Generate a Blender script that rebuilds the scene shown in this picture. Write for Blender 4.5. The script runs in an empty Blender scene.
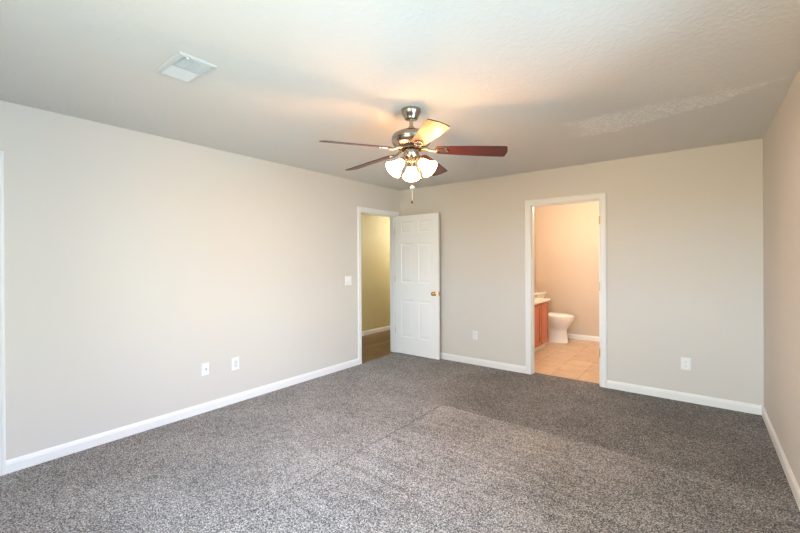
import bpy, bmesh, math, random
from mathutils import Vector, Matrix
PI = math.pi
random.seed(7)
SC = bpy.context.scene
COL = SC.collection

# ------------------------------------------------------------------ camera
CAM = (3.60166, -4.66150, 1.38366)
yaw, pitch, roll = 0.65842893, -0.00245791, -0.0051678
r0 = Vector((math.cos(yaw), math.sin(yaw), 0)); f0 = Vector((-math.sin(yaw), math.cos(yaw), 0)); u0 = Vector((0, 0, 1))
fwd = f0 * math.cos(pitch) + u0 * math.sin(pitch)
up1 = -f0 * math.sin(pitch) + u0 * math.cos(pitch)
right = r0 * math.cos(roll) + up1 * math.sin(roll)
up = -r0 * math.sin(roll) + up1 * math.cos(roll)
cd = bpy.data.cameras.new('camera'); cam = bpy.data.objects.new('camera', cd); COL.objects.link(cam)
cam.matrix_world = Matrix(((right.x, up.x, -fwd.x, CAM[0]), (right.y, up.y, -fwd.y, CAM[1]), (right.z, up.z, -fwd.z, CAM[2]), (0, 0, 0, 1)))
cd.sensor_width = 36; cd.lens = 387.466 / 800 * 36
cd.shift_x = 0.0; cd.shift_y = -(266.5 - 261.278) / 800
cd.clip_start = 0.02
SC.camera = cam

# ------------------------------------------------------------------ sky, daylight, exposure
SC.view_settings.view_transform = 'Standard'; SC.view_settings.look = 'None'
SC.view_settings.gamma = 1; SC.view_settings.use_curve_mapping = False
SC.view_settings.exposure = 0.0
SKY_POWER = 100.0
SIDE_STOPS = [(-1, (.092, .133, .162)), (-.01, (.092, .133, .162)), (.01, (.13, .168, .19)), (.22, (.135, .18, .215)), (.30, (.17, .21, .30)), (.60, (.20, .27, .385)), (1, (.25, .36, .53))]
REAR_STOPS = [(-1, (.20, .20, .145)), (-.01, (.20, .20, .145)), (.01, (.33, .41, .46)), (.22, (.33, .41, .47)), (.30, (.27, .345, .39)), (.60, (.27, .36, .42)), (1, (.27, .37, .46))]
w = bpy.data.worlds.new('sky'); SC.world = w; w.use_nodes = True
wt = w.node_tree; wl = wt.links; bg = wt.nodes['Background']
wc = wt.nodes.new('ShaderNodeTexCoord'); wx = wt.nodes.new('ShaderNodeSeparateXYZ'); wl.new(wc.outputs['Generated'], wx.inputs[0])
el = wt.nodes.new('ShaderNodeMapRange'); el.inputs['From Min'].default_value = -1; el.inputs['From Max'].default_value = 1; wl.new(wx.outputs[2], el.inputs['Value'])
def sky_ramp(stops):
    n = wt.nodes.new('ShaderNodeValToRGB'); wl.new(el.outputs[0], n.inputs[0]); e = n.color_ramp.elements
    for i, (z, c) in enumerate(stops[1:-1]): k = e.new((z + 1) / 2); k.color = (*c, 1)
    e[0].color = (*stops[0][1], 1); e[len(stops) - 1].color = (*stops[-1][1], 1)
    return n.outputs[0]
# ground (reflecting daylight), horizon, sky towards the side window and towards the rear window
side_sky = sky_ramp(SIDE_STOPS)
rear_sky = sky_ramp(REAR_STOPS)
az = wt.nodes.new('ShaderNodeMath'); az.operation = 'ADD'; wl.new(wx.outputs[0], az.inputs[0]); wl.new(wx.outputs[1], az.inputs[1])
azr = wt.nodes.new('ShaderNodeMapRange'); azr.inputs['From Min'].default_value = -0.1; azr.inputs['From Max'].default_value = 0.1; wl.new(az.outputs[0], azr.inputs['Value'])
wm = wt.nodes.new('ShaderNodeMix'); wm.data_type = 'RGBA'; wl.new(azr.outputs[0], wm.inputs[0]); wl.new(rear_sky, wm.inputs[6]); wl.new(side_sky, wm.inputs[7])
wl.new(wm.outputs[2], bg.inputs[0]); bg.inputs[1].default_value = SKY_POWER

def area(name, loc, rot, sx, sy, power, color, spread=180):
    l = bpy.data.lights.new(name, 'AREA'); l.shape = 'RECTANGLE'; l.size = sx; l.size_y = sy
    l.energy = power; l.color = color; l.spread = math.radians(spread)
    o = bpy.data.objects.new(name, l); o.location = loc; o.rotation_euler = rot; COL.objects.link(o); return o
def point(name, loc, power, color, rad=0.03):
    l = bpy.data.lights.new(name, 'POINT'); l.energy = power; l.color = color; l.shadow_soft_size = rad
    o = bpy.data.objects.new(name, l); o.location = loc; COL.objects.link(o); return o
# daylight outside the two windows (side wall beside the camera, rear wall behind it)
# portals guide the sky's light through the two windows (side wall beside the camera, rear wall behind it)
for nm, lc, rt, sx, sy in (('window_portal', (4.145, -3.55, 1.475), (0, PI / 2, 0), 1.25, 2.0), ('window_portal', (2.90, -6.30, 1.475), (PI / 2, 0, 0), 1.70, 1.25)):
    area(nm, lc, rt, sx, sy, 1, (1, 1, 1)).data.cycles.is_portal = True
# unseen lamps of the two rooms beyond, without fixtures; one is an added fill
point('bathroom_fill', (2.30, 1.20, 2.25), 57, (1.0, 0.86, 0.74), 0.08)  # added unseen fill, lights the toe kick and cabinet front
point('vanity_lamp', (1.50, 0.85, 2.02), 18, (1.0, 0.72, 0.50), 0.08)
point('hall_lamp', (-0.45, 2.0, 2.0), 46, (0.93, 0.99, 1.0), 0.12)
FAN_LAMP = 20.0
FAN_COL = (1.0, 0.42, 0.10)

# ------------------------------------------------------------------ node helpers
class NT:
    def __init__(s, name):
        s.m = bpy.data.materials.new(name); s.m.use_nodes = True; s.t = s.m.node_tree
        s.b = s.t.nodes['Principled BSDF']
    def n(s, typ, **kw):
        nd = s.t.nodes.new(typ)
        for k, v in kw.items():
            if k.startswith('i_'):
                key = k[2:]; key = int(key) if key.isdigit() else key.replace('_', ' ')
                s.set(nd, key, v)
            else: setattr(nd, k, v)
        return nd
    def set(s, nd, key, v):
        if isinstance(v, bpy.types.NodeSocket): s.t.links.new(v, nd.inputs[key])
        else: nd.inputs[key].default_value = v
    def math(s, op, a, b=None, c=None, clamp=False):
        nd = s.t.nodes.new('ShaderNodeMath'); nd.operation = op; nd.use_clamp = clamp
        for i, v in enumerate((a, b, c)):
            if v is not None: s.set(nd, i, v)
        return nd.outputs[0]
    def ramp(s, v, lo, hi):
        nd = s.t.nodes.new('ShaderNodeMapRange'); nd.interpolation_type = 'SMOOTHSTEP'
        s.set(nd, 'Value', v); s.set(nd, 'From Min', lo); s.set(nd, 'From Max', hi); return nd.outputs[0]
    def mix(s, f, a, b, blend='MIX'):
        nd = s.t.nodes.new('ShaderNodeMix'); nd.data_type = 'RGBA'; nd.blend_type = blend
        s.set(nd, 0, f); s.set(nd, 6, a); s.set(nd, 7, b); return nd.outputs[2]
    def pos(s):
        g = s.n('ShaderNodeNewGeometry'); x = s.n('ShaderNodeSeparateXYZ', i_0=g.outputs['Position'])
        return g.outputs['Position'], x.outputs[0], x.outputs[1], x.outputs[2]
    def obj(s):
        return s.n('ShaderNodeTexCoord').outputs['Object']
    def noise(s, vec, scale, detail=2.0, rough=0.5):
        nd = s.n('ShaderNodeTexNoise', i_Vector=vec, i_Scale=scale, i_Detail=detail, i_Roughness=rough); return nd.outputs['Fac']
    def bump(s, h, strength=0.3, dist=0.002):
        nd = s.n('ShaderNodeBump', i_Height=h, i_Strength=strength, i_Distance=dist)
        s.t.links.new(nd.outputs[0], s.b.inputs['Normal'])
    def out(s, **kw):
        for k, v in kw.items(): s.set(s.b, k.replace('_', ' '), v)
        return s.m
def srgb(r, g, b):
    f = lambda c: ((c / 255 + 0.055) / 1.055) ** 2.4 if c > 10 else c / 255 / 12.92
    return (f(r), f(g), f(b), 1)

def paint(name, col, rough=0.75, bump=0.12, scale=170):
    t = NT(name); p = t.obj()
    t.bump(t.noise(p, scale, 2), bump, 0.0015)
    var = t.noise(p, 1.3, 2)
    c = t.mix(t.math('MULTIPLY', var, 0.06), col, (col[0] * .8, col[1] * .8, col[2] * .8, 1))
    return t.out(Base_Color=c, Roughness=rough)
def plain(name, col, rough=0.4, metal=0.0, coat=0.0):
    t = NT(name); p = t.obj()
    rv = t.math('ADD', t.math('MULTIPLY', t.noise(p, 40, 2), 0.06), rough - 0.03)
    t.out(Base_Color=col, Roughness=rv, Metallic=metal, Coat_Weight=coat)
    return t.m

M = {}
M['wall'] = paint('greige_wall_paint', srgb(217, 210, 201), 0.6)
M['bath_wall'] = paint('beige_wall_paint', srgb(204, 186, 164), 0.6)
M['hall_wall'] = paint('tan_wall_paint', srgb(200, 184, 142), 0.6)
M['white'] = plain('white_semigloss_paint', srgb(240, 237, 233), 0.35)
M['door'] = plain('white_door_paint', srgb(246, 243, 239), 0.38)
M['plastic'] = plain('white_plastic', srgb(240, 239, 236), 0.3)
M['insert'] = plain('off_white_plastic', srgb(222, 222, 221), 0.35)
M['dark'] = plain('dark_slot', (0.02, 0.02, 0.02, 1), 0.6)
M['grey_slot'] = plain('grey_slot', (0.30, 0.29, 0.28, 1), 0.6)
M['duct'] = plain('grey_duct_metal', (0.88, 0.88, 0.89, 1), 0.6)
M['vent'] = plain('white_vent_enamel', srgb(208, 208, 207), 0.4)
M['brass'] = plain('polished_brass', (0.80, 0.47, 0.14, 1), 0.22, 1.0)
M['dull_brass'] = plain('dull_brass', (0.62, 0.50, 0.30, 1), 0.35, 1.0)
M['nickel'] = plain('brushed_nickel', (0.40, 0.35, 0.295, 1), 0.24, 1.0)
M['porcelain'] = plain('white_porcelain', srgb(244, 242, 236), 0.12, 0, 0.5)
M['counter'] = plain('white_cultured_marble', srgb(244, 240, 232), 0.2, 0, 0.3)
M['fob'] = plain('dark_wood_fob', (0.035, 0.02, 0.012, 1), 0.4)

# ceiling: white knockdown texture with a rough repaired patch near the right wall
t = NT('textured_ceiling'); p, x, y, z = t.pos()
n1 = t.noise(p, 38, 3, 0.55); n2 = t.noise(p, 9, 2)
blob = t.ramp(n1, 0.46, 0.62)
u = t.math('DIVIDE', t.math('SUBTRACT', x, 2.78), 1.3)
lo = t.math('ADD', -1.0, t.math('MULTIPLY', t.math('MULTIPLY', u, u), -0.50))
wob = t.math('MULTIPLY', t.math('SUBTRACT', t.noise(p, 6, 4, 0.65), 0.5), 0.30)
yw = t.math('ADD', y, wob)
m1 = t.ramp(t.math('SUBTRACT', lo, yw), 0.0, 0.05)
m2 = t.ramp(t.math('SUBTRACT', yw, -1.55), 0.0, 0.16)
m3 = t.ramp(t.math('ADD', x, wob), 2.72, 2.90)
mask = t.math('MULTIPLY', t.math('MULTIPLY', m1, m2), m3)
rough_n = t.noise(p, 60, 4, 0.7)
ridge = t.math('MULTIPLY', mask, t.ramp(rough_n, 0.42, 0.60))
h = t.math('ADD', t.math('MULTIPLY', blob, 0.35), t.math('MULTIPLY', ridge, 1.0))
t.bump(h, 0.55, 0.004)
c = t.mix(t.math('MULTIPLY', n2, 0.10), srgb(222, 220, 216), srgb(208, 206, 202))
c = t.mix(t.math('MULTIPLY_ADD', ridge, 0.75, t.math('MULTIPLY', mask, 0.18)), c, srgb(253, 252, 249))
M['ceiling'] = t.out(Base_Color=c, Roughness=0.85)

# carpet: speckled grey-brown cut pile, brushed one way in the middle of the room
t = NT('speckled_carpet'); p, x, y, z = t.pos()
v1 = t.n('ShaderNodeTexVoronoi', i_Vector=p, i_Scale=165.0)
tuft = t.n('ShaderNodeSeparateColor', i_0=v1.outputs['Color']).outputs[0]
fine = t.noise(p, 135, 4, 0.75)
mid = t.noise(p, 14, 3, 0.6); big = t.noise(p, 2.2, 3, 0.55)
s = t.math('ADD', t.math('MULTIPLY', tuft, 0.55), t.math('MULTIPLY', t.math('SUBTRACT', fine, 0.5), 2.3))
s = t.math('ADD', s, t.math('MULTIPLY', t.math('SUBTRACT', mid, 0.5), 0.22))
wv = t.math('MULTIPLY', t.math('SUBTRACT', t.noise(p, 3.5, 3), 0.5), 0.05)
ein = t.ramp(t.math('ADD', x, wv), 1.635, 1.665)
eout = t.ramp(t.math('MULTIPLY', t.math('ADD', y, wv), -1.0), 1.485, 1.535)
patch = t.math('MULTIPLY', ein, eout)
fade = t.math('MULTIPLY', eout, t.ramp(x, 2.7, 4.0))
# vacuum strokes run along x
sv = t.n('ShaderNodeCombineXYZ', i_0=t.math('MULTIPLY', x, 0.55), i_1=t.math('MULTIPLY', y, 13.0), i_2=0.0).outputs[0]
streak = t.math('SUBTRACT', t.noise(sv, 1.6, 3, 0.6), 0.5)
s = t.math('ADD', s, t.math('MULTIPLY', t.math('MULTIPLY', streak, patch), 0.34))
s = t.math('ADD', s, t.math('MULTIPLY', t.math('SUBTRACT', big, 0.5), 0.28))
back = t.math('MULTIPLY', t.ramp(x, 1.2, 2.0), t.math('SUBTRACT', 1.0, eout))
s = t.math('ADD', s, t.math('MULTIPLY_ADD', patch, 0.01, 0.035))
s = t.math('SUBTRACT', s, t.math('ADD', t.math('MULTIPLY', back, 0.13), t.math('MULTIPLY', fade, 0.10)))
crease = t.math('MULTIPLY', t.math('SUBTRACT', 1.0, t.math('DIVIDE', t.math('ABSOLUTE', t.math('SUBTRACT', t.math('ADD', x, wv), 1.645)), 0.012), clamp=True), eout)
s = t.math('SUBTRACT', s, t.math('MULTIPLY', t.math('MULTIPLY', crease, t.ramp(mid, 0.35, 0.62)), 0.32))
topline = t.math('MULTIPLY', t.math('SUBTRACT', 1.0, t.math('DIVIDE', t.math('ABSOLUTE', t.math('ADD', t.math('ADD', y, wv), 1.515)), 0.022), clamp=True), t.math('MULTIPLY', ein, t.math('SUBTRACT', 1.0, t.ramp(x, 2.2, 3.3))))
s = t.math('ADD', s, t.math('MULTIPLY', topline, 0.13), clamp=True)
cr = t.n('ShaderNodeValToRGB', i_0=s); e = cr.color_ramp.elements
e[0].position = 0.0; e[0].color = (0.034, 0.031, 0.029, 1); e[1].position = 0.85; e[1].color = (0.80, 0.765, 0.735, 1)
k = cr.color_ramp.elements.new(0.30); k.color = (0.218, 0.199, 0.185, 1)
k = cr.color_ramp.elements.new(0.55); k.color = (0.44, 0.413, 0.392, 1)
t.bump(t.math('ADD', fine, tuft), 0.6, 0.006)
t.out(Base_Color=cr.outputs[0], Roughness=0.95); t.b.inputs['Specular IOR Level'].default_value = 0.1
t.b.inputs['Sheen Weight'].default_value = 0.15
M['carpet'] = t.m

# oak plank floor of the hall
t = NT('wood_plank_floor'); p, x, y, z = t.pos()
bv = t.n('ShaderNodeCombineXYZ', i_0=y, i_1=x, i_2=0.0).outputs[0]
br = t.n('ShaderNodeTexBrick', i_Vector=bv, i_Scale=1.0, i_Mortar_Size=0.0015, i_Brick_Width=0.9, i_Row_Height=0.095)
br.inputs['Color1'].default_value = srgb(158, 118, 70); br.inputs['Color2'].default_value = srgb(112, 80, 46); br.inputs['Mortar'].default_value = srgb(60, 40, 24)
gv = t.n('ShaderNodeCombineXYZ', i_0=t.math('MULTIPLY', y, 2.5), i_1=t.math('MULTIPLY', x, 30.0), i_2=0.0).outputs[0]
g = t.noise(gv, 2.0, 5, 0.65)
c = t.mix(t.ramp(g, 0.3, 0.7), br.outputs[0], srgb(70, 48, 28), 'MIX'); c = t.mix(0.35, c, br.outputs[0])
M['wood_floor'] = t.out(Base_Color=c, Roughness=0.4)

# tan ceramic tile of the bathroom
t = NT('tan_floor_tile'); p, x, y, z = t.pos()
tv = t.n('ShaderNodeCombineXYZ', i_0=t.math('SUBTRACT', x, 0.384), i_1=t.math('SUBTRACT', y, 0.131), i_2=0.0).outputs[0]
br = t.n('ShaderNodeTexBrick', i_Vector=tv, i_Scale=1.0, i_Mortar_Size=0.0035, i_Brick_Width=0.2995, i_Row_Height=0.30, i_Mortar_Smooth=0.1)
br.offset = 0.0
br.inputs['Color1'].default_value = srgb(206, 178, 146); br.inputs['Color2'].default_value = srgb(192, 162, 130); br.inputs['Mortar'].default_value = srgb(138, 108, 80)
c = t.mix(t.math('MULTIPLY', t.ramp(t.noise(p, 7, 5, 0.65), 0.35, 0.7), 0.5), br.outputs[0], srgb(222, 200, 172))
c = t.mix(t.math('MULTIPLY', t.ramp(t.noise(p, 16, 4, 0.6), 0.5, 0.75), 0.35), c, srgb(166, 130, 96))
t.bump(t.math('SUBTRACT', 1.0, br.outputs['Fac']), 0.4, 0.002)
M['tile'] = t.out(Base_Color=c, Roughness=0.3)

def wood(name, c1, c2, axis, rough, coat, sc=1.0):
    t = NT(name); o = t.obj(); q = t.n('ShaderNodeSeparateXYZ', i_0=o)
    k = [26.0, 26.0, 26.0]; k[axis] = 2.2
    v = t.n('ShaderNodeCombineXYZ', **{'i_%d' % i: t.math('MULTIPLY', q.outputs[i], k[i] * sc) for i in range(3)}).outputs[0]
    g = t.noise(v, 1.6, 5, 0.6)
    return t.out(Base_Color=t.mix(t.ramp(g, 0.3, 0.72), c1, c2), Roughness=rough, Coat_Weight=coat, Coat_Roughness=0.15)
M['cabinet'] = wood('orange_oak', srgb(205, 108, 50), srgb(176, 82, 34), 2, 0.35, 0.3)
M['blade'] = wood('dark_cherry', (0.085, 0.016, 0.010, 1), (0.045, 0.009, 0.007, 1), 0, 0.42, 0.15)

t = NT('frosted_lit_glass'); o = t.obj()
t.out(Base_Color=(0.95, 0.92, 0.86, 1), Roughness=0.35, Emission_Color=(1.0, 0.48, 0.16, 1), Emission_Strength=44.0)
M['shade'] = t.m
t = NT('lit_bulb'); t.out(Base_Color=(1, 1, 1, 1), Emission_Color=(1.0, 0.55, 0.25, 1), Emission_Strength=20.0); M['bulb'] = t.m
t = NT('window_glass'); tr = t.n('ShaderNodeBsdfTransparent', i_Color=(0.96, 0.98, 0.98, 1)); gl = t.n('ShaderNodeBsdfGlossy', i_Roughness=0.02)
fr = t.n('ShaderNodeFresnel', i_IOR=1.45); mx = t.n('ShaderNodeMixShader', i_0=fr.outputs[0], i_1=tr.outputs[0], i_2=gl.outputs[0])
t.t.links.new(mx.outputs[0], t.t.nodes['Material Output'].inputs[0]); M['glass'] = t.m

# ------------------------------------------------------------------ mesh helpers
def box(bm, lo, hi):
    v = [bm.verts.new((a, b, c)) for a in (lo[0], hi[0]) for b in (lo[1], hi[1]) for c in (lo[2], hi[2])]
    for f in ((0, 1, 3, 2), (4, 6, 7, 5), (0, 4, 5, 1), (2, 3, 7, 6), (0, 2, 6, 4), (1, 5, 7, 3)): bm.faces.new([v[i] for i in f])
def rings(bm, rs, closed=True, cap=True):
    vs = [[bm.verts.new(q) for q in r] for r in rs]; n = len(vs[0])
    for a, b in zip(vs, vs[1:]):
        for i in range(n if closed else n - 1):
            j = (i + 1) % n; bm.faces.new((a[i], a[j], b[j], b[i]))
    if cap:
        bm.faces.new(list(reversed(vs[0]))); bm.faces.new(vs[-1])
    return vs
def lathe(bm, prof, origin=(0, 0, 0), axis=(0, 0, 1), n=32, cap=True):
    ax = Vector(axis).normalized(); o = Vector(origin)
    a = ax.orthogonal().normalized(); b = ax.cross(a)
    rings(bm, [[o + ax * h + (a * math.cos(2 * PI * i / n) + b * math.sin(2 * PI * i / n)) * max(r, 1e-4) for i in range(n)] for r, h in prof], True, cap)
def tube(bm, pts, r, n=10):
    pts = [Vector(q) for q in pts]; rs = []
    rad = r if isinstance(r, (list, tuple)) else [r] * len(pts)
    t0 = (pts[1] - pts[0]).normalized(); a = t0.orthogonal().normalized()
    for i, q in enumerate(pts):
        t = (pts[min(i + 1, len(pts) - 1)] - pts[max(i - 1, 0)]).normalized()
        a = (a - t * a.dot(t)).normalized(); b = t.cross(a)
        rs.append([q + (a * math.cos(2 * PI * k / n) + b * math.sin(2 * PI * k / n)) * rad[i] for k in range(n)])
    rings(bm, rs)
def obj(name, bm, mat, parent=None, smooth=False, bevel=0, seg=2, loc=None):
    bmesh.ops.recalc_face_normals(bm, faces=bm.faces[:])
    me = bpy.data.meshes.new(name); bm.to_mesh(me); bm.free()
    if smooth:
        for f in me.polygons: f.use_smooth = True
        try: me.set_sharp_from_angle(angle=math.radians(40))
        except Exception: pass
    me.materials.append(M[mat])
    o = bpy.data.objects.new(name, me); COL.objects.link(o)
    if parent: o.parent = parent
    if loc is not None: o.location = loc
    if bevel:
        b = o.modifiers.new('bevel', 'BEVEL'); b.width = bevel; b.segments = seg; b.limit_method = 'ANGLE'; b.angle_limit = math.radians(40)
    return o
def tag(o, label, cat, group=None, kind=None):
    o['label'] = label; o['category'] = cat
    if group: o['group'] = group
    if kind: o['kind'] = kind
    return o
def empty(name, loc=(0, 0, 0)):
    o = bpy.data.objects.new(name, None); o.location = loc; o.empty_display_size = 0.1; COL.objects.link(o); return o
def boxes(*bs):
    bm = bmesh.new()
    for lo, hi in bs: box(bm, lo, hi)
    return bm
def struct(name, bm, mat, label, cat, **kw):
    return tag(obj(name, bm, mat, **kw), label, cat, kind='structure')

# ------------------------------------------------------------------ room shell
W, H, T, YR = 4.045, 2.44, 0.115, -6.2
# door openings (rough = jamb face)
E0, E1, ETOP = -0.862, -0.098, 2.040       # entry, along y in the left wall
B0, B1, BTOP = 1.992, 2.737, 2.036         # bathroom, along x in the back wall
C0, C1 = -5.10, -4.307                     # closet, along y in the left wall
BX0, BX1, BY1 = 1.22, 3.2, 2.53            # bathroom
HX, HY0, HY1 = -1.30, -2.6, 2.2            # hall

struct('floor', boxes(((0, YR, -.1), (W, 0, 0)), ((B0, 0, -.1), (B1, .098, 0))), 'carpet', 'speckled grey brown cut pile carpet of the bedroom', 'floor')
struct('floor.001', boxes(((HX, HY0, -.1), (-.0, HY1, 0))), 'wood_floor', 'brown wood plank floor beyond the open white door', 'floor')
struct('floor.002', boxes(((BX0, T, -.1), (BX1, BY1, 0)), ((B0, .098, -.1), (B1, T, 0))), 'tile', 'tan ceramic tile floor of the bathroom', 'floor')
struct('ceiling', boxes(((-T, YR - T, H), (W + T, T, H + .1))), 'ceiling', 'white textured bedroom ceiling with a rough repaired patch', 'ceiling')
struct('ceiling.001', boxes(((HX - .1, HY0 - .1, H), (-T, HY1 + .1, H + .1)), ((-T, T, H), (0, HY1 + .1, H + .1))), 'ceiling', 'white ceiling of the hall beyond the open door', 'ceiling')
struct('ceiling.002', boxes(((BX0 - .1, T, H), (BX1 + .1, BY1 + .1, H + .1))), 'ceiling', 'white ceiling of the bathroom', 'ceiling')
JT = 0.018  # jamb thickness
struct('wall_left', boxes(((-T, YR - T, 0), (0, C0 - JT, H)), ((-T, C0 - JT, ETOP + JT), (0, C1 + JT, H)), ((-T, C1 + JT, 0), (0, E0 - JT, H)),
       ((-T, E0 - JT, ETOP + JT), (0, E1 + JT, H)), ((-T, E1 + JT, 0), (0, 0, H))), 'wall', 'long pale greige wall left of the open white door', 'wall')
struct('wall_back', boxes(((-T, 0, 0), (B0 - JT, T, H)), ((B0 - JT, 0, BTOP + JT), (B1 + JT, T, H)), ((B1 + JT, 0, 0), (W + T, T, H))), 'wall', 'greige wall that holds the bathroom doorway', 'wall')
WZ0, WZ1 = 0.85, 2.10
S0, S1 = -4.55, -2.55
struct('wall_right', boxes(((W, YR - T, 0), (W + T, S0, H)), ((W, S1, 0), (W + T, 0, H)), ((W, S0, 0), (W + T, S1, WZ0)), ((W, S0, WZ1), (W + T, S1, H))), 'wall', 'greige wall on the right, seen edge on', 'wall')
R0, R1 = 2.05, 3.75
struct('wall_rear', boxes(((0, YR - T, 0), (R0, YR, H)), ((R1, YR - T, 0), (W, YR, H)), ((R0, YR - T, 0), (R1, YR, WZ0)), ((R0, YR - T, WZ1), (R1, YR, H))), 'wall', 'greige wall with an added window behind the viewer', 'wall')
struct('wall_hall', boxes(((HX - .1, HY0, 0), (HX, HY1, H)), ((HX - .1, HY0 - .1, 0), (-T, HY0, H)), ((HX - .1, HY1, 0), (0, HY1 + .1, H)), ((-T, T, 0), (0, HY1, H))), 'hall_wall', 'olive tan hall wall seen through the open entry doorway', 'wall')
struct('wall_bathroom', boxes(((BX0 - .1, T, 0), (BX0, BY1, H)), ((BX1, T, 0), (BX1 + .1, BY1, H)), ((BX0 - .1, BY1, 0), (BX1 + .1, BY1 + .1, H))), 'bath_wall', 'warm peach bathroom wall behind the toilet', 'wall')
# bathroom side of the shared wall
struct('wall_bathroom.001', boxes(((BX0, T, 0), (B0 - JT, T + .004, H)), ((B1 + JT, T, 0), (BX1, T + .004, H)), ((B0 - JT, T, BTOP + JT), (B1 + JT, T + .004, H))), 'bath_wall', 'bathroom face of the wall around its doorway', 'wall')

# windows behind the viewer
def window(name, label, lo, hi, ax):
    root = empty(name, ((lo[0] + hi[0]) / 2, (lo[1] + hi[1]) / 2, lo[2])); tag(root, label, 'window', kind='structure')
    bm = bmesh.new(); L = root.location
    def bb(a0, a1, z0, z1, d0, d1, bm=bm):
        if ax == 1: box(bm, (d0 - L.x, a0 - L.y, z0 - L.z), (d1 - L.x, a1 - L.y, z1 - L.z))
        else: box(bm, (a0 - L.x, d0 - L.y, z0 - L.z), (a1 - L.x, d1 - L.y, z1 - L.z))
    a0, a1 = (lo[1], hi[1]) if ax == 1 else (lo[0], hi[0]); d0, d1 = (lo[0], hi[0]) if ax == 1 else (lo[1], hi[1])
    z0, z1 = lo[2], hi[2]; am = (a0 + a1) / 2; k = .045
    bb(a0, a0 + k, z0, z1, d0, d1); bb(a1 - k, a1, z0, z1, d0, d1); bb(a0, a1, z0, z0 + k, d0, d1); bb(a0, a1, z1 - k, z1, d0, d1)
    bb(am - .03, am + .03, z0, z1, d0, d1); bb(a0, a1, (z0 + z1) / 2 - .02, (z0 + z1) / 2 + .02, d0, d1)
    obj('window_frame', bm, 'white', root)
    g = bmesh.new(); dm = (d0 + d1) / 2; bb(a0 + .01, a1 - .01, z0 + .01, z1 - .01, dm - .002, dm + .002, g); obj('window_pane', g, 'glass', root)
window('window_1', 'white framed window in the right wall beside the viewer', (W + .04, S0, WZ0), (W + .10, S1, WZ1), 1)
window('fill_window', 'white framed window added in the unseen wall behind the viewer', (R0, YR - .10, WZ0), (R1, YR - .04, WZ1), 0)  # unseen window, added to light the back wall and open door

# ------------------------------------------------------------------ trim
def baseboard(name, a, b, nrm, label):
    """straight moulding from a to b (floor points on the wall), nrm points into the room"""
    a = Vector((a[0], a[1], 0)); b = Vector((b[0], b[1], 0)); nr = Vector((nrm[0], nrm[1], 0)); h = .084; t = .014
    prof = [(0, 0), (t, 0), (t, .058), (t * .82, .064), (t * .78, .070), (t * .45, .078), (t * .3, h), (0, h)]
    bm = bmesh.new(); rings(bm, [[q + nr * u + Vector((0, 0, z)) for u, z in prof] for q in (a, b)])
    return struct(name, bm, 'white', label, 'baseboard')
CW, RV = 0.062, 0.004
baseboard('baseboard_left', (0, C1 + CW + RV), (0, E0 - RV - CW), (1, 0), 'long white baseboard along the left wall up to the entry doorway')
baseboard('baseboard_left.001', (0, YR), (0, C0 - CW - RV), (1, 0), 'white baseboard of the left wall behind the viewer')
baseboard('baseboard_back', (0.02, 0), (B0 - CW - RV, 0), (0, -1), 'white baseboard between the open door and the bathroom doorway')
baseboard('baseboard_back.001', (B1 + CW + RV + .006, 0), (W - .013, 0), (0, -1), 'white baseboard right of the bathroom doorway')
baseboard('baseboard_right', (W, YR), (W, 0), (-1, 0), 'white baseboard along the right wall')
baseboard('baseboard_rear', (0.013, YR), (W - .013, YR), (0, 1), 'white baseboard behind the viewer')
baseboard('baseboard_hall', (HX, HY0), (HX, HY1), (1, 0), 'white baseboard of the olive tan hall wall')
baseboard('baseboard_bathroom', (BX0, BY1), (BX1, BY1), (0, -1), 'white baseboard of the bathroom wall beside the toilet')
baseboard('baseboard_bathroom.001', (BX1, T + .02), (BX1, BY1 - .013), (-1, 0), 'white baseboard of the bathroom side wall')

CPROF = [(0, 0), (0, .009), (.006, .011), (.012, .0125), (.040, .013), (.046, .017), (.056, .018), (CW, .014), (CW, 0)]
def casing(bm, i0, i1, top, place):
    """mitred moulding round an opening; place(along, z, depth) -> point"""
    rs = [[], [], [], []]
    for u, d in CPROF:
        u += RV
        rs[0].append(place(i0 - u, 0, d)); rs[1].append(place(i0 - u, top + u, d)); rs[2].append(place(i1 + u, top + u, d)); rs[3].append(place(i1 + u, 0, d))
    rings(bm, rs)
def jamb(bm, i0, i1, top, place, d0, d1, stop=None):
    def bb(a0, a1, z0, z1, e0, e1):
        p, q = place(a0, z0, e0), place(a1, z1, e1)
        box(bm, [min(p[k], q[k]) for k in range(3)], [max(p[k], q[k]) for k in range(3)])
    bb(i0 - JT, i0, 0, top + JT, d0, d1); bb(i1, i1 + JT, 0, top + JT, d0, d1); bb(i0, i1, top, top + JT, d0, d1)
    if stop:
        s0, s1 = stop; g = .010
        bb(i0, i0 + g, 0, top, s0, s1); bb(i1 - g, i1, 0, top, s0, s1); bb(i0 + g, i1 - g, top - g, top, s0, s1)
PL = lambda a, z, d: (d, a, z)              # left wall, d into the room
PB = lambda a, z, d: (a, -d, z)             # back wall, d into the room
bm = bmesh.new(); jamb(bm, E0, E1, ETOP, PL, -T, 0, (-.075, -.040)); casing(bm, E0, E1, ETOP, PL); casing(bm, E0, E1, ETOP, lambda a, z, d: (-T - d, a, z))
entry_trim = struct('trim_1', bm, 'white', 'white casing and jamb around the entry doorway in the left wall', 'door trim')
bm = bmesh.new(); jamb(bm, B0, B1, BTOP, PB, -T - .004, 0, (-.075, -.040)); casing(bm, B0, B1 + .006, BTOP, PB)
bath_trim = struct('trim_2', bm, 'white', 'white casing and jamb around the bathroom doorway', 'door trim')
bm = bmesh.new(); jamb(bm, C0, C1, ETOP, PL, -T, 0); casing(bm, C0, C1, ETOP, PL)
struct('trim_3', bm, 'white', 'white casing at the left edge of the picture', 'door trim')

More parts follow.
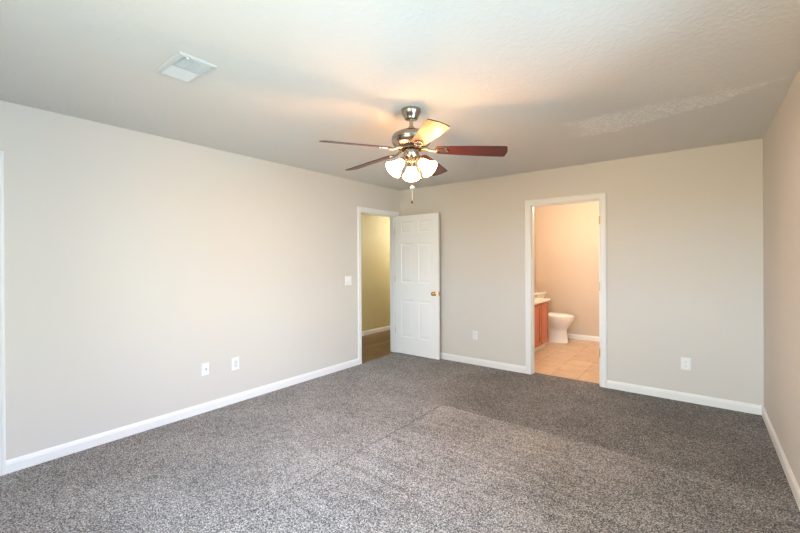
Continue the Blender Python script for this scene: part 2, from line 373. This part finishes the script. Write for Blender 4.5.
def hinge(parent, x, y, z, ax, mat='dull_brass'):
    """leaf on the jamb (in the wall thickness) plus knuckle at the room edge"""
    bm = bmesh.new()
    if ax == 'x': box(bm, (x - .002, y, z - .044), (x + .0005, y + .032, z + .044)); c = (x + .003, y - .009)
    else: box(bm, (x - .034, y - .0015, z - .044), (x, y + .001, z + .044)); c = (x + .002, y - .006)
    for k in range(5):
        lathe(bm, [(.0048, -.044 + .0178 * k), (.0048, -.044 + .0178 * k + .0170)], (c[0], c[1], z), n=10)
    lathe(bm, [(.003, .044), (.005, .047), (.003, .050)], (c[0], c[1], z), n=10)
    return obj('hinge', bm, mat, parent, smooth=True)
for z, m in ((1.805, 'brass'), (1.085, 'dull_brass'), (0.364, 'dull_brass')):
    hh = hinge(bath_trim, B1, 0.002, z, 'x', m); hh['label'] = 'brass door hinge on the bathroom jamb'

def panel_door(name, wd, ht, th, label):
    """six raised panels on both faces; local x 0..wd along the leaf, y 0..th, z 0..ht"""
    st, mu = .118, .095; pw = (wd - 2 * st - mu) / 2; rec = .004
    xs = [(st, st + pw), (st + pw + mu, wd - st)]
    zs = [(.245, .790), (1.045, 1.615), (1.765, 1.930)]
    bm = bmesh.new()
    cols = [0, xs[0][0], xs[0][1], xs[1][0], xs[1][1], wd]; rows = [0, zs[0][0], zs[0][1], zs[1][0], zs[1][1], zs[2][0], zs[2][1], ht]
    for yy, sg in ((0, 1), (th, -1)):
        for i in range(5):
            for j in range(7):
                x0, x1, z0, z1 = cols[i], cols[i + 1], rows[j], rows[j + 1]
                if i in (1, 3) and j in (1, 3, 5):
                    def ring(k, d): return [(x0 + k, yy + sg * d, z0 + k), (x1 - k, yy + sg * d, z0 + k), (x1 - k, yy + sg * d, z1 - k), (x0 + k, yy + sg * d, z1 - k)]
                    vs = rings(bm, [ring(0, 0), ring(.006, rec * .9), ring(.011, rec * 1.1), ring(.017, rec), ring(.040, rec * .25), ring(.043, rec * .2)], True, False)
                    bm.faces.new(vs[-1])
                else:
                    bm.faces.new([bm.verts.new(q) for q in ((x0, yy, z0), (x1, yy, z0), (x1, yy, z1), (x0, yy, z1))])
    for q in (((0, 0, 0), (0, th, 0), (0, th, ht), (0, 0, ht)), ((wd, 0, 0), (wd, th, 0), (wd, th, ht), (wd, 0, ht)), ((0, 0, 0), (wd, 0, 0), (wd, th, 0), (0, th, 0)), ((0, 0, ht), (wd, 0, ht), (wd, th, ht), (0, th, ht))):
        bm.faces.new([bm.verts.new(v) for v in q])
    bmesh.ops.remove_doubles(bm, verts=bm.verts[:], dist=1e-5)
    o = obj(name, bm, 'door'); tag(o, label, 'door', kind='structure'); return o
KNOB = [(.030, 0), (.031, .003), (.027, .007), (.012, .009), (.0105, .024), (.014, .030), (.024, .037), (.0275, .046), (.0265, .054), (.020, .060), (.008, .0625), (.0001, .063)]
DW, DT = 0.757, 0.035
door = panel_door('door_1', DW, 2.022, DT, 'white six panel door standing open against the back wall')
door.location = (0.004, -0.131, 0.014)
for yy, ax in ((0, (0, -1, 0)), (DT, (0, 1, 0))):
    bm = bmesh.new(); lathe(bm, KNOB, (DW - .062, yy, .905), ax, 28)
    k = obj('door_knob', bm, 'brass', door, smooth=True); k['label'] = 'round polished brass door knob'
bm = boxes(((DW - .0005, .005, .875), (DW + .0012, .030, .935)), ((DW, .011, .897), (DW + .007, .024, .913)))
obj('latch_plate', bm, 'brass', door)
for z in (1.795, 1.095, 0.325): hinge(door, 0.000, 0.033, z, 'y')['label'] = 'brass hinge between the open door and its jamb'
closet = panel_door('door_2', C1 - C0 - .006, 2.022, DT, 'white closed six panel door left of the picture edge')
closet.rotation_euler = (0, 0, PI / 2); closet.location = (-.002, C0 + .003, .014)
bm = bmesh.new(); lathe(bm, KNOB, (C1 - C0 - .07, 0, .905), (0, -1, 0), 24); obj('door_knob', bm, 'brass', closet, smooth=True)

# ------------------------------------------------------------------ ceiling fan
FX, FY = 2.002, -2.457
fan = empty('ceiling_fan', (FX, FY, H)); tag(fan, 'five blade ceiling fan with three lit glass shades', 'ceiling fan')
Z = lambda z: z - H
def fl(name, prof, mat='nickel', n=40, parent=fan):
    bm = bmesh.new(); lathe(bm, [(r, Z(z)) for r, z in prof], n=n); return obj(name, bm, mat, parent, smooth=True)
fl('canopy', [(.069, 2.4395), (.070, 2.430), (.068, 2.418), (.060, 2.402), (.052, 2.390), (.047, 2.380), (.044, 2.372), (.030, 2.368), (.0145, 2.367)])
fl('downrod', [(.0135, 2.372), (.0135, 2.322), (.020, 2.320), (.024, 2.312), (.026, 2.300), (.026, 2.290)], n=24)
fl('motor_housing', [(.026, 2.291), (.062, 2.288), (.100, 2.279), (.126, 2.263), (.138, 2.244), (.139, 2.232), (.136, 2.226), (.139, 2.222), (.134, 2.204), (.120, 2.188), (.095, 2.177), (.070, 2.174)], n=56)
bm = bmesh.new(); lathe(bm, [(.092, Z(2.178)), (.092, Z(2.164)), (.07, Z(2.162)), (.07, Z(2.178))], n=40); obj('flywheel', bm, 'dark', fan, smooth=True)
fl('switch_housing', [(.050, 2.170), (.053, 2.160), (.054, 2.112), (.050, 2.106), (.046, 2.100)])
fl('light_fitter', [(.046, 2.102), (.050, 2.098), (.050, 2.086), (.040, 2.078), (.024, 2.074), (.020, 2.068), (.026, 2.058), (.031, 2.046), (.026, 2.040), (.010, 2.037), (.0001, 2.036)])

# blades
A0 = math.radians(31.455)
def blade_outline():
    r0, r1, w0, w1 = .165, .654, .047, .067; c = .014; pts = []
    for i in range(7): a = PI / 2 + PI * i / 6; pts.append((r0 + .03 + .03 * math.cos(a), w0 * math.sin(a)))
    for i in range(5): s = i / 4; pts.append((.24 + (r1 - c - .24) * s, -(w0 + .004 + (w1 - w0 - .004) * math.sin(s * PI / 2))))
    pts.append((r1 - .007, -w1 + .006)); pts.append((r1 - .002, -w1 + .016)); pts.append((r1 + .006, 0)); pts.append((r1 - .002, w1 - .016)); pts.append((r1 - .007, w1 - .006))
    for i in range(5): s = 1 - i / 4; pts.append((.24 + (r1 - c - .24) * s, (w0 + .004 + (w1 - w0 - .004) * math.sin(s * PI / 2))))
    return pts
out = blade_outline(); PITCH = math.radians(14); DROOP = math.radians(3.4)
bm = bmesh.new(); rings(bm, [[(x, y, -.0035) for x, y in out], [(x, y, .0035) for x, y in out]])
blade0 = obj('blade', bm, 'blade', fan, bevel=.0015); blade_me = blade0.data
# bracket: arm from the flywheel, forked plate under the blade
bm = bmesh.new()
tube(bm, [(.075, 0, .012), (.105, 0, .008), (.130, 0, -.002), (.155, 0, -.008), (.178, 0, -.0085)], [.011, .010, .009, .009, .008], 12)
ov = [(.215 + .048 * math.cos(2 * PI * i / 28), .030 * math.sin(2 * PI * i / 28) * (1.0 if math.cos(2 * PI * i / 28) < 0 else .9)) for i in range(28)]
oi = [(.217 + .034 * math.cos(2 * PI * i / 28), .017 * math.sin(2 * PI * i / 28)) for i in range(28)]
vs = rings(bm, [[(x, y, -.0040) for x, y in ov], [(x, y, -.0105) for x, y in ov], [(x, y, -.0105) for x, y in oi], [(x, y, -.0040) for x, y in oi]], True, False)
for i in range(28): bm.faces.new((vs[3][i], vs[3][(i + 1) % 28], vs[0][(i + 1) % 28], vs[0][i]))
for sx, sy in ((.180, .018), (.180, -.018), (.256, 0)): lathe(bm, [(.006, -.0095), (.006, -.012), (.003, -.0135)], (sx, sy, 0), n=10)
br0 = obj('blade_bracket', bm, 'nickel', blade0, smooth=True)
for k in range(5):
    if k == 0: b = blade0
    else:
        b = blade0.copy(); COL.objects.link(b); b.parent = fan
        c = br0.copy(); COL.objects.link(c); c.parent = b
    # counter-clockwise edge lower
    b.rotation_euler = (-PITCH, DROOP, A0 + k * 2 * PI / 5); b.location = (0, 0, Z(2.162))

# light kit: one shade away from the viewer, two towards it
AW = math.radians(126)
sh0 = None
for k in range(3):
    a = AW + k * 2 * PI / 3; tilt = math.radians(48)
    d = Vector((math.cos(a) * math.sin(tilt), math.sin(a) * math.sin(tilt), -math.cos(tilt)))
    e = Vector((math.cos(a), math.sin(a), 0))
    p0 = e * .028 + Vector((0, 0, Z(2.083))); p1 = e * .047 + Vector((0, 0, Z(2.089))); p2 = p1 + d * .006 + e * .004
    bm = bmesh.new(); tube(bm, [p0, e * .035 + Vector((0, 0, Z(2.089))), p1, p2], .009, 12)
    lathe(bm, [(.010, 0), (.022, .004), (.027, .014), (.028, .026), (.0255, .028)], p2, d, 24)
    arm = obj('lamp_arm', bm, 'nickel', fan, smooth=True)
    bm = bmesh.new(); s0 = p2 + d * .022
    prof = [(.022, 0), (.025, .005), (.030, .018), (.0345, .036), (.041, .056), (.050, .076), (.059, .091), (.0645, .099)]
    prof_i = [(r - .003, h) for r, h in reversed(prof)]
    lathe(bm, prof + [(.0635, .101)] + prof_i[:-1] + [(.019, .003)], s0, d, 36, cap=False)
    sh = obj('lamp_shade', bm, 'shade', fan, smooth=True)
    bm = bmesh.new(); lathe(bm, [(.010, 0), (.011, .02), (.016, .032), (.020, .046), (.018, .056), (.010, .063), (.0001, .066)], s0 + d * .004, d, 18)
    obj('bulb', bm, 'bulb', sh, smooth=True)
    q = s0 + d * .080 + Vector((FX, FY, H))
    point('fan_lamp', q, FAN_LAMP, FAN_COL, 0.045)

# pull chains
def chain(x, y, z0, z1, fob_prof, fob_mat, coupler=None, lean=(0, 0)):
    root = bmesh.new(); n = int((z0 - z1) / .006)
    for i in range(n):
        zz = z0 - (i + .5) * (z0 - z1) / n
        g = 1 - (i + .5) / n
        lathe(root, [(.0008, -.0030), (.0017, -.0012), (.0017, .0012), (.0008, .0030)], (x - FX + lean[0] * g, y - FY + lean[1] * g, Z(zz)), n=6)
    c = obj('pull_chain', root, 'dull_brass', fan, smooth=True)
    f = bmesh.new(); lathe(f, fob_prof, (x - FX, y - FY, Z(z1)), (0, 0, -1), 16); obj('chain_fob', f, fob_mat, c, smooth=True)
    if coupler:
        f = bmesh.new(); lathe(f, [(.0015, .011), (.008, .007), (.015, .003), (.018, -.002), (.014, -.006), (.004, -.010)], (x - FX, y - FY, Z(coupler)), n=20); obj('chain_bell', f, 'duct', c, smooth=True)
FOB = [(.0015, -.002), (.004, .001), (.0065, .008), (.0075, .014), (.006, .020), (.002, .023)]
cd_ = Vector((math.cos(math.radians(306)), math.sin(math.radians(306)), 0)); cr_ = Vector((math.cos(math.radians(37)), math.sin(math.radians(37)), 0))
q = Vector((FX, FY, 0)) + cd_ * .030 + cr_ * .004
chain(q.x, q.y, 2.070, 1.800, FOB, 'fob', 1.889)
q = Vector((FX, FY, 0)) + cd_ * .085 + cr_ * .062
ln = (cd_ * .040 + cr_ * .033) - (cd_ * .085 + cr_ * .062)
chain(q.x, q.y, 2.125, 1.945, [(.0015, -.002), (.005, .002), (.008, .008), (.006, .014), (.002, .016)], 'fob', None, (ln.x, ln.y))

# ------------------------------------------------------------------ ceiling vent
vx0, vx1, vy0, vy1 = 1.215, 1.537, -3.792, -3.602
vent = empty('ceiling_vent', ((vx0 + vx1) / 2, (vy0 + vy1) / 2, H)); tag(vent, 'white metal ceiling register with two banks of louvres', 'vent')
vl = vent.location
def vb(lo, hi, bm): box(bm, (lo[0] - vl.x, lo[1] - vl.y, lo[2] - H), (hi[0] - vl.x, hi[1] - vl.y, hi[2] - H))
bm = bmesh.new(); f = .024; zt, zb = H - .0005, H - .009
rs = []
for k, zz in ((0, zt), (0, H - .003), (.004, H - .006), (f, zb), (f, zt)): rs.append([(vx0 + k - vl.x, vy0 + k - vl.y, zz - H), (vx1 - k - vl.x, vy0 + k - vl.y, zz - H), (vx1 - k - vl.x, vy1 - k - vl.y, zz - H), (vx0 + k - vl.x, vy1 - k - vl.y, zz - H)])
rings(bm, rs, True, False); xm = 1.373
vb((xm - .004, vy0 + f, zb), (xm + .004, vy1 - f, zt), bm)
obj('vent_frame', bm, 'vent', vent)
bm = bmesh.new(); vb((vx0 + .01, vy0 + .01, H - .0015), (vx1 - .01, vy1 - .01, H - .0008), bm); obj('vent_backing', bm, 'duct', vent)
for x0, x1, sg in ((vx0 + f, xm - .004, 1), (xm + .004, vx1 - f, -1)):
    n = 12 if sg > 0 else 9
    for i in range(n):
        xc = x0 + (x1 - x0) * (i + .5) / n; hw = .0046
        bm = bmesh.new(); c, zc = xc - vl.x, H - .006 - H
        # sg=1: lower face looks towards +x
        a = (c - hw * sg * 1.0, zc - .0036); b = (c + hw * sg * 1.0, zc + .0036)
        rings(bm, [[(a[0], yy, a[1]), (b[0], yy, b[1]), (b[0], yy, b[1] + .0008), (a[0], yy, a[1] + .0008)] for yy in (vy0 + f - vl.y, vy1 - f - vl.y)])
        obj('vent_slat', bm, 'vent', vent)
bm = bmesh.new(); vb((1.50, vy0 + .040, zb - .006), (1.520, vy0 + .052, zb + .002), bm); obj('vent_lever', bm, 'vent', vent, bevel=.002)

# ------------------------------------------------------------------ plates on the walls
def plate(name, wall, a, z, wd, ht, label, cat, kind):
    """a = centre along the wall; built facing -y at local origin, then turned for the left wall"""
    root = empty(name, (a, 0, z) if wall == 'back' else (0, a, z)); tag(root, label, cat)
    if wall == 'left': root.rotation_euler = (0, 0, PI / 2)
    bm = bmesh.new(); rs = []
    for k, d in ((0, -.0003), (0, -.003), (.004, -.0058), (.006, -.0062)): rs.append([(-wd / 2 + k, d, -ht / 2 + k), (wd / 2 - k, d, -ht / 2 + k), (wd / 2 - k, d, ht / 2 - k), (-wd / 2 + k, d, ht / 2 - k)])
    rings(bm, rs); obj('cover_plate', bm, 'plastic', root)
    def screw(x, zz):
        s = bmesh.new(); lathe(s, [(.0032, .0060), (.0032, .0072), (.002, .0078)], (x, 0, zz), (0, -1, 0), 12); obj('screw', s, 'plastic', root, smooth=True)
    if kind == 'duplex':
        for zz in (.0195, -.0195):
            bm = bmesh.new(); pr = [(.0165 * math.cos(2 * PI * i / 28), max(-.0125, min(.0125, .0165 * math.sin(2 * PI * i / 28)))) for i in range(28)]
            rings(bm, [[(x, d, q + zz) for x, q in pr] for d in (-.0058, -.0078)]); s = obj('socket', bm, 'plastic', root)
            bm = bmesh.new()
            box(bm, (-.0078, -.0082, zz - .001), (-.0054, -.0074, zz + .0075)); box(bm, (.0054, -.0082, zz + .000), (.0078, -.0074, zz + .0070))
            lathe(bm, [(.0026, .0074), (.0026, .0082)], (0, 0, zz - .0065), (0, -1, 0), 12); obj('socket_slots', bm, 'grey_slot', s)
        screw(0, 0)
    elif kind == 'toggle':
        for x in (-.023, .023):
            bm = bmesh.new(); box(bm, (x - .0055, -.0072, -.0125), (x + .0055, -.0058, .0125)); box(bm, (x - .004, -.017, .001), (x + .004, -.0065, .009)); obj('toggle', bm, 'plastic', root, bevel=.001)
            screw(x, .030); screw(x, -.030)
    elif kind == 'coax':
        bm = bmesh.new(); lathe(bm, [(.0075, .0060), (.0075, .0085), (.0048, .0088), (.0048, .016), (.003, .016)], (.004, 0, 0), (0, -1, 0), 16); c = obj('cable_jack', bm, 'grey_slot', root, smooth=True); c['label'] = 'grey threaded cable jack'
        screw(0, .042); screw(0, -.042)
    elif kind == 'decora':
        bm = bmesh.new(); rs = []
        for k, d in ((0, -.0060), (0, -.0078), (.002, -.0086)): rs.append([(-.0165 + k, d, -.033 + k), (.0165 - k, d, -.033 + k), (.0165 - k, d, .033 - k), (-.0165 + k, d, .033 - k)])
        rings(bm, rs); i = obj('socket_insert', bm, 'insert', root)
        for zz in (.017, -.017):
            bm = bmesh.new(); box(bm, (-.0078, -.0090, zz - .001), (-.0054, -.0082, zz + .0075)); box(bm, (.0054, -.0090, zz), (.0078, -.0082, zz + .0070))
            lathe(bm, [(.0026, .0082), (.0026, .0090)], (0, 0, zz - .0065), (0, -1, 0), 12); obj('socket_slots', bm, 'grey_slot', i)
        screw(0, .049); screw(0, -.049)
    return root
plate('light_switch', 'left', -1.103, 1.124, .116, .118, 'white double toggle light switch left of the entry doorway', 'light switch', 'toggle')
plate('cable_outlet', 'left', -2.942, .392, .070, .115, 'white wall plate with one dark cable jack, on the left wall', 'wall outlet', 'coax')
plate('power_outlet', 'left', -2.650, .380, .076, .122, 'white power outlet with a rectangular insert on the left wall', 'wall outlet', 'decora')
plate('power_outlet', 'back', 1.247, .386, .072, .115, 'white power outlet between the open door and the bathroom doorway', 'wall outlet', 'duplex')
plate('power_outlet', 'back', 3.493, .366, .080, .118, 'white duplex power outlet right of the bathroom doorway', 'wall outlet', 'duplex')

# ------------------------------------------------------------------ bathroom vanity
VX, VY0, VY1 = 1.690, 0.50, 1.640
van = empty('bathroom_vanity', (BX0, (VY0 + VY1) / 2, 0)); tag(van, 'orange oak bathroom vanity with a white countertop', 'vanity')
o3 = Vector((BX0, (VY0 + VY1) / 2, 0))
def lb(bm, lo, hi): box(bm, Vector(lo) - o3, Vector(hi) - o3)
bm = bmesh.new(); lb(bm, (BX0 + .002, VY0, .085), (VX - .018, VY1, .730)); obj('cabinet_body', bm, 'cabinet', van)
bm = bmesh.new(); lb(bm, (BX0 + .002, VY0 + .01, 0.0005), (VX - .030, VY1 - .004, .085)); k = obj('toe_kick', bm, 'white', van); k['label'] = 'white painted toe kick'
# face frame
bm = bmesh.new(); cols = [VY0, .885, 1.262, VY1]
for a in cols: lb(bm, (VX - .018, min(max(a - .02, VY0), VY1 - .04), .085), (VX, min(max(a - .02, VY0), VY1 - .04) + .04, .730))
for z0, z1 in ((.085, .125), (.690, .730)):
    for a, b in zip(cols, cols[1:]): lb(bm, (VX - .018, a + (.02 if a > VY0 else .04), z0), (VX, b - (.02 if b < VY1 else .04), z1))
obj('face_frame', bm, 'cabinet', van)
for a, b in zip(cols, cols[1:]):
    y0 = a + (.012 if a > VY0 else .026); y1 = b - (.012 if b < VY1 else .026); z0, z1 = .105, .708; s = .052
    bm = bmesh.new()
    lb(bm, (VX + .001, y0, z0), (VX + .019, y0 + s, z1)); lb(bm, (VX + .001, y1 - s, z0), (VX + .019, y1, z1))
    lb(bm, (VX + .001, y0 + s, z0), (VX + .019, y1 - s, z0 + s)); lb(bm, (VX + .001, y0 + s, z1 - s), (VX + .019, y1 - s, z1))
    d = obj('door', bm, 'cabinet', van, bevel=.002)
    bm = bmesh.new()
    q = lambda k, x: [Vector((x, yy, zz)) - o3 for yy, zz in ((y0 + s + k, z0 + s + k), (y1 - s - k, z0 + s + k), (y1 - s - k, z1 - s - k), (y0 + s + k, z1 - s - k))]
    rings(bm, [q(-.002, VX + .002), q(-.002, VX + .009), q(.006, VX + .009), q(.030, VX + .016)]); obj('door_panel', bm, 'cabinet', d)
bm = bmesh.new(); lb(bm, (BX0 + .002, VY0 - .015, .731), (VX + .032, VY1 + .028, .762)); obj('countertop', bm, 'counter', van, bevel=.006, seg=3)
bm = bmesh.new(); lb(bm, (BX0 + .002, VY0 - .015, .763), (BX0 + .022, VY1 + .028, .855)); obj('backsplash', bm, 'counter', van, bevel=.004)

# ------------------------------------------------------------------ toilet
TY = 2.130
toi = empty('toilet', (BX0, TY, 0)); tag(toi, 'white porcelain toilet behind the orange oak vanity', 'toilet')
def egg(xc, hx, hy, z, n=40, sq=2.3):
    pts = []
    for i in range(n):
        a = 2 * PI * i / n; c, s = math.cos(a), math.sin(a)
        e = sq if c < 0 else 2.0
        pts.append((xc - BX0 + hx * math.copysign(abs(c) ** (2 / e), c), hy * math.copysign(abs(s) ** (2 / e), s), z))
    return pts
bm = bmesh.new()
rings(bm, [egg(1.690, .186, .118, .0005), egg(1.690, .186, .118, .012), egg(1.690, .176, .108, .030), egg(1.690, .168, .100, .10), egg(1.688, .163, .096, .18), egg(1.690, .164, .100, .225),
           egg(1.700, .190, .128, .262), egg(1.706, .214, .150, .305), egg(1.716, .234, .172, .350), egg(1.724, .247, .186, .395), egg(1.724, .247, .186, .412), egg(1.722, .238, .178, .418)])
obj('bowl', bm, 'porcelain', toi, smooth=True)
bm = bmesh.new(); box(bm, (.002 + .05, -.10, .25), (1.56 - BX0, .10, .415)); obj('tank_shelf', bm, 'porcelain', toi, bevel=.03, seg=4)
bm = bmesh.new(); rings(bm, [egg(1.722, .250, .188, .419), egg(1.722, .252, .190, .424), egg(1.722, .252, .190, .434), egg(1.722, .248, .186, .438)]); obj('toilet_seat', bm, 'porcelain', toi, smooth=True)
bm = bmesh.new(); rings(bm, [egg(1.720, .248, .186, .440), egg(1.720, .250, .188, .446), egg(1.716, .240, .182, .454), egg(1.700, .215, .165, .467), egg(1.680, .17, .13, .477), egg(1.66, .08, .06, .482)]); obj('toilet_lid', bm, 'porcelain', toi, smooth=True)
bm = bmesh.new()
def rr(x0, x1, hy, z, r=.03, n=6):
    pts = []
    for cx_, cy_, a in ((x1 - r, hy - r, 0), (x0 + r, hy - r, 90), (x0 + r, -hy + r, 180), (x1 - r, -hy + r, 270)):
        for i in range(n + 1): t = math.radians(a + 90 * i / n); pts.append((cx_ + r * math.cos(t), cy_ + r * math.sin(t), z))
    return pts
rings(bm, [rr(.020, .208, .195, .405), rr(.016, .215, .205, .44), rr(.012, .222, .220, .775)]); obj('tank', bm, 'porcelain', toi, smooth=True)
bm = bmesh.new(); rings(bm, [rr(.006, .230, .229, .776), rr(.004, .234, .232, .782), rr(.004, .234, .232, .806), rr(.010, .228, .226, .814), rr(.02, .22, .215, .817)]); obj('tank_lid', bm, 'porcelain', toi, smooth=True)
bm = bmesh.new(); lathe(bm, [(.012, 0), (.012, .010), (.006, .012)], (.222, .15, .72), (1, 0, 0), 14); tube(bm, [(.233, .15, .72), (.237, .11, .717), (.237, .075, .712)], [.005, .005, .004], 8); obj('flush_lever', bm, 'nickel', toi, smooth=True)
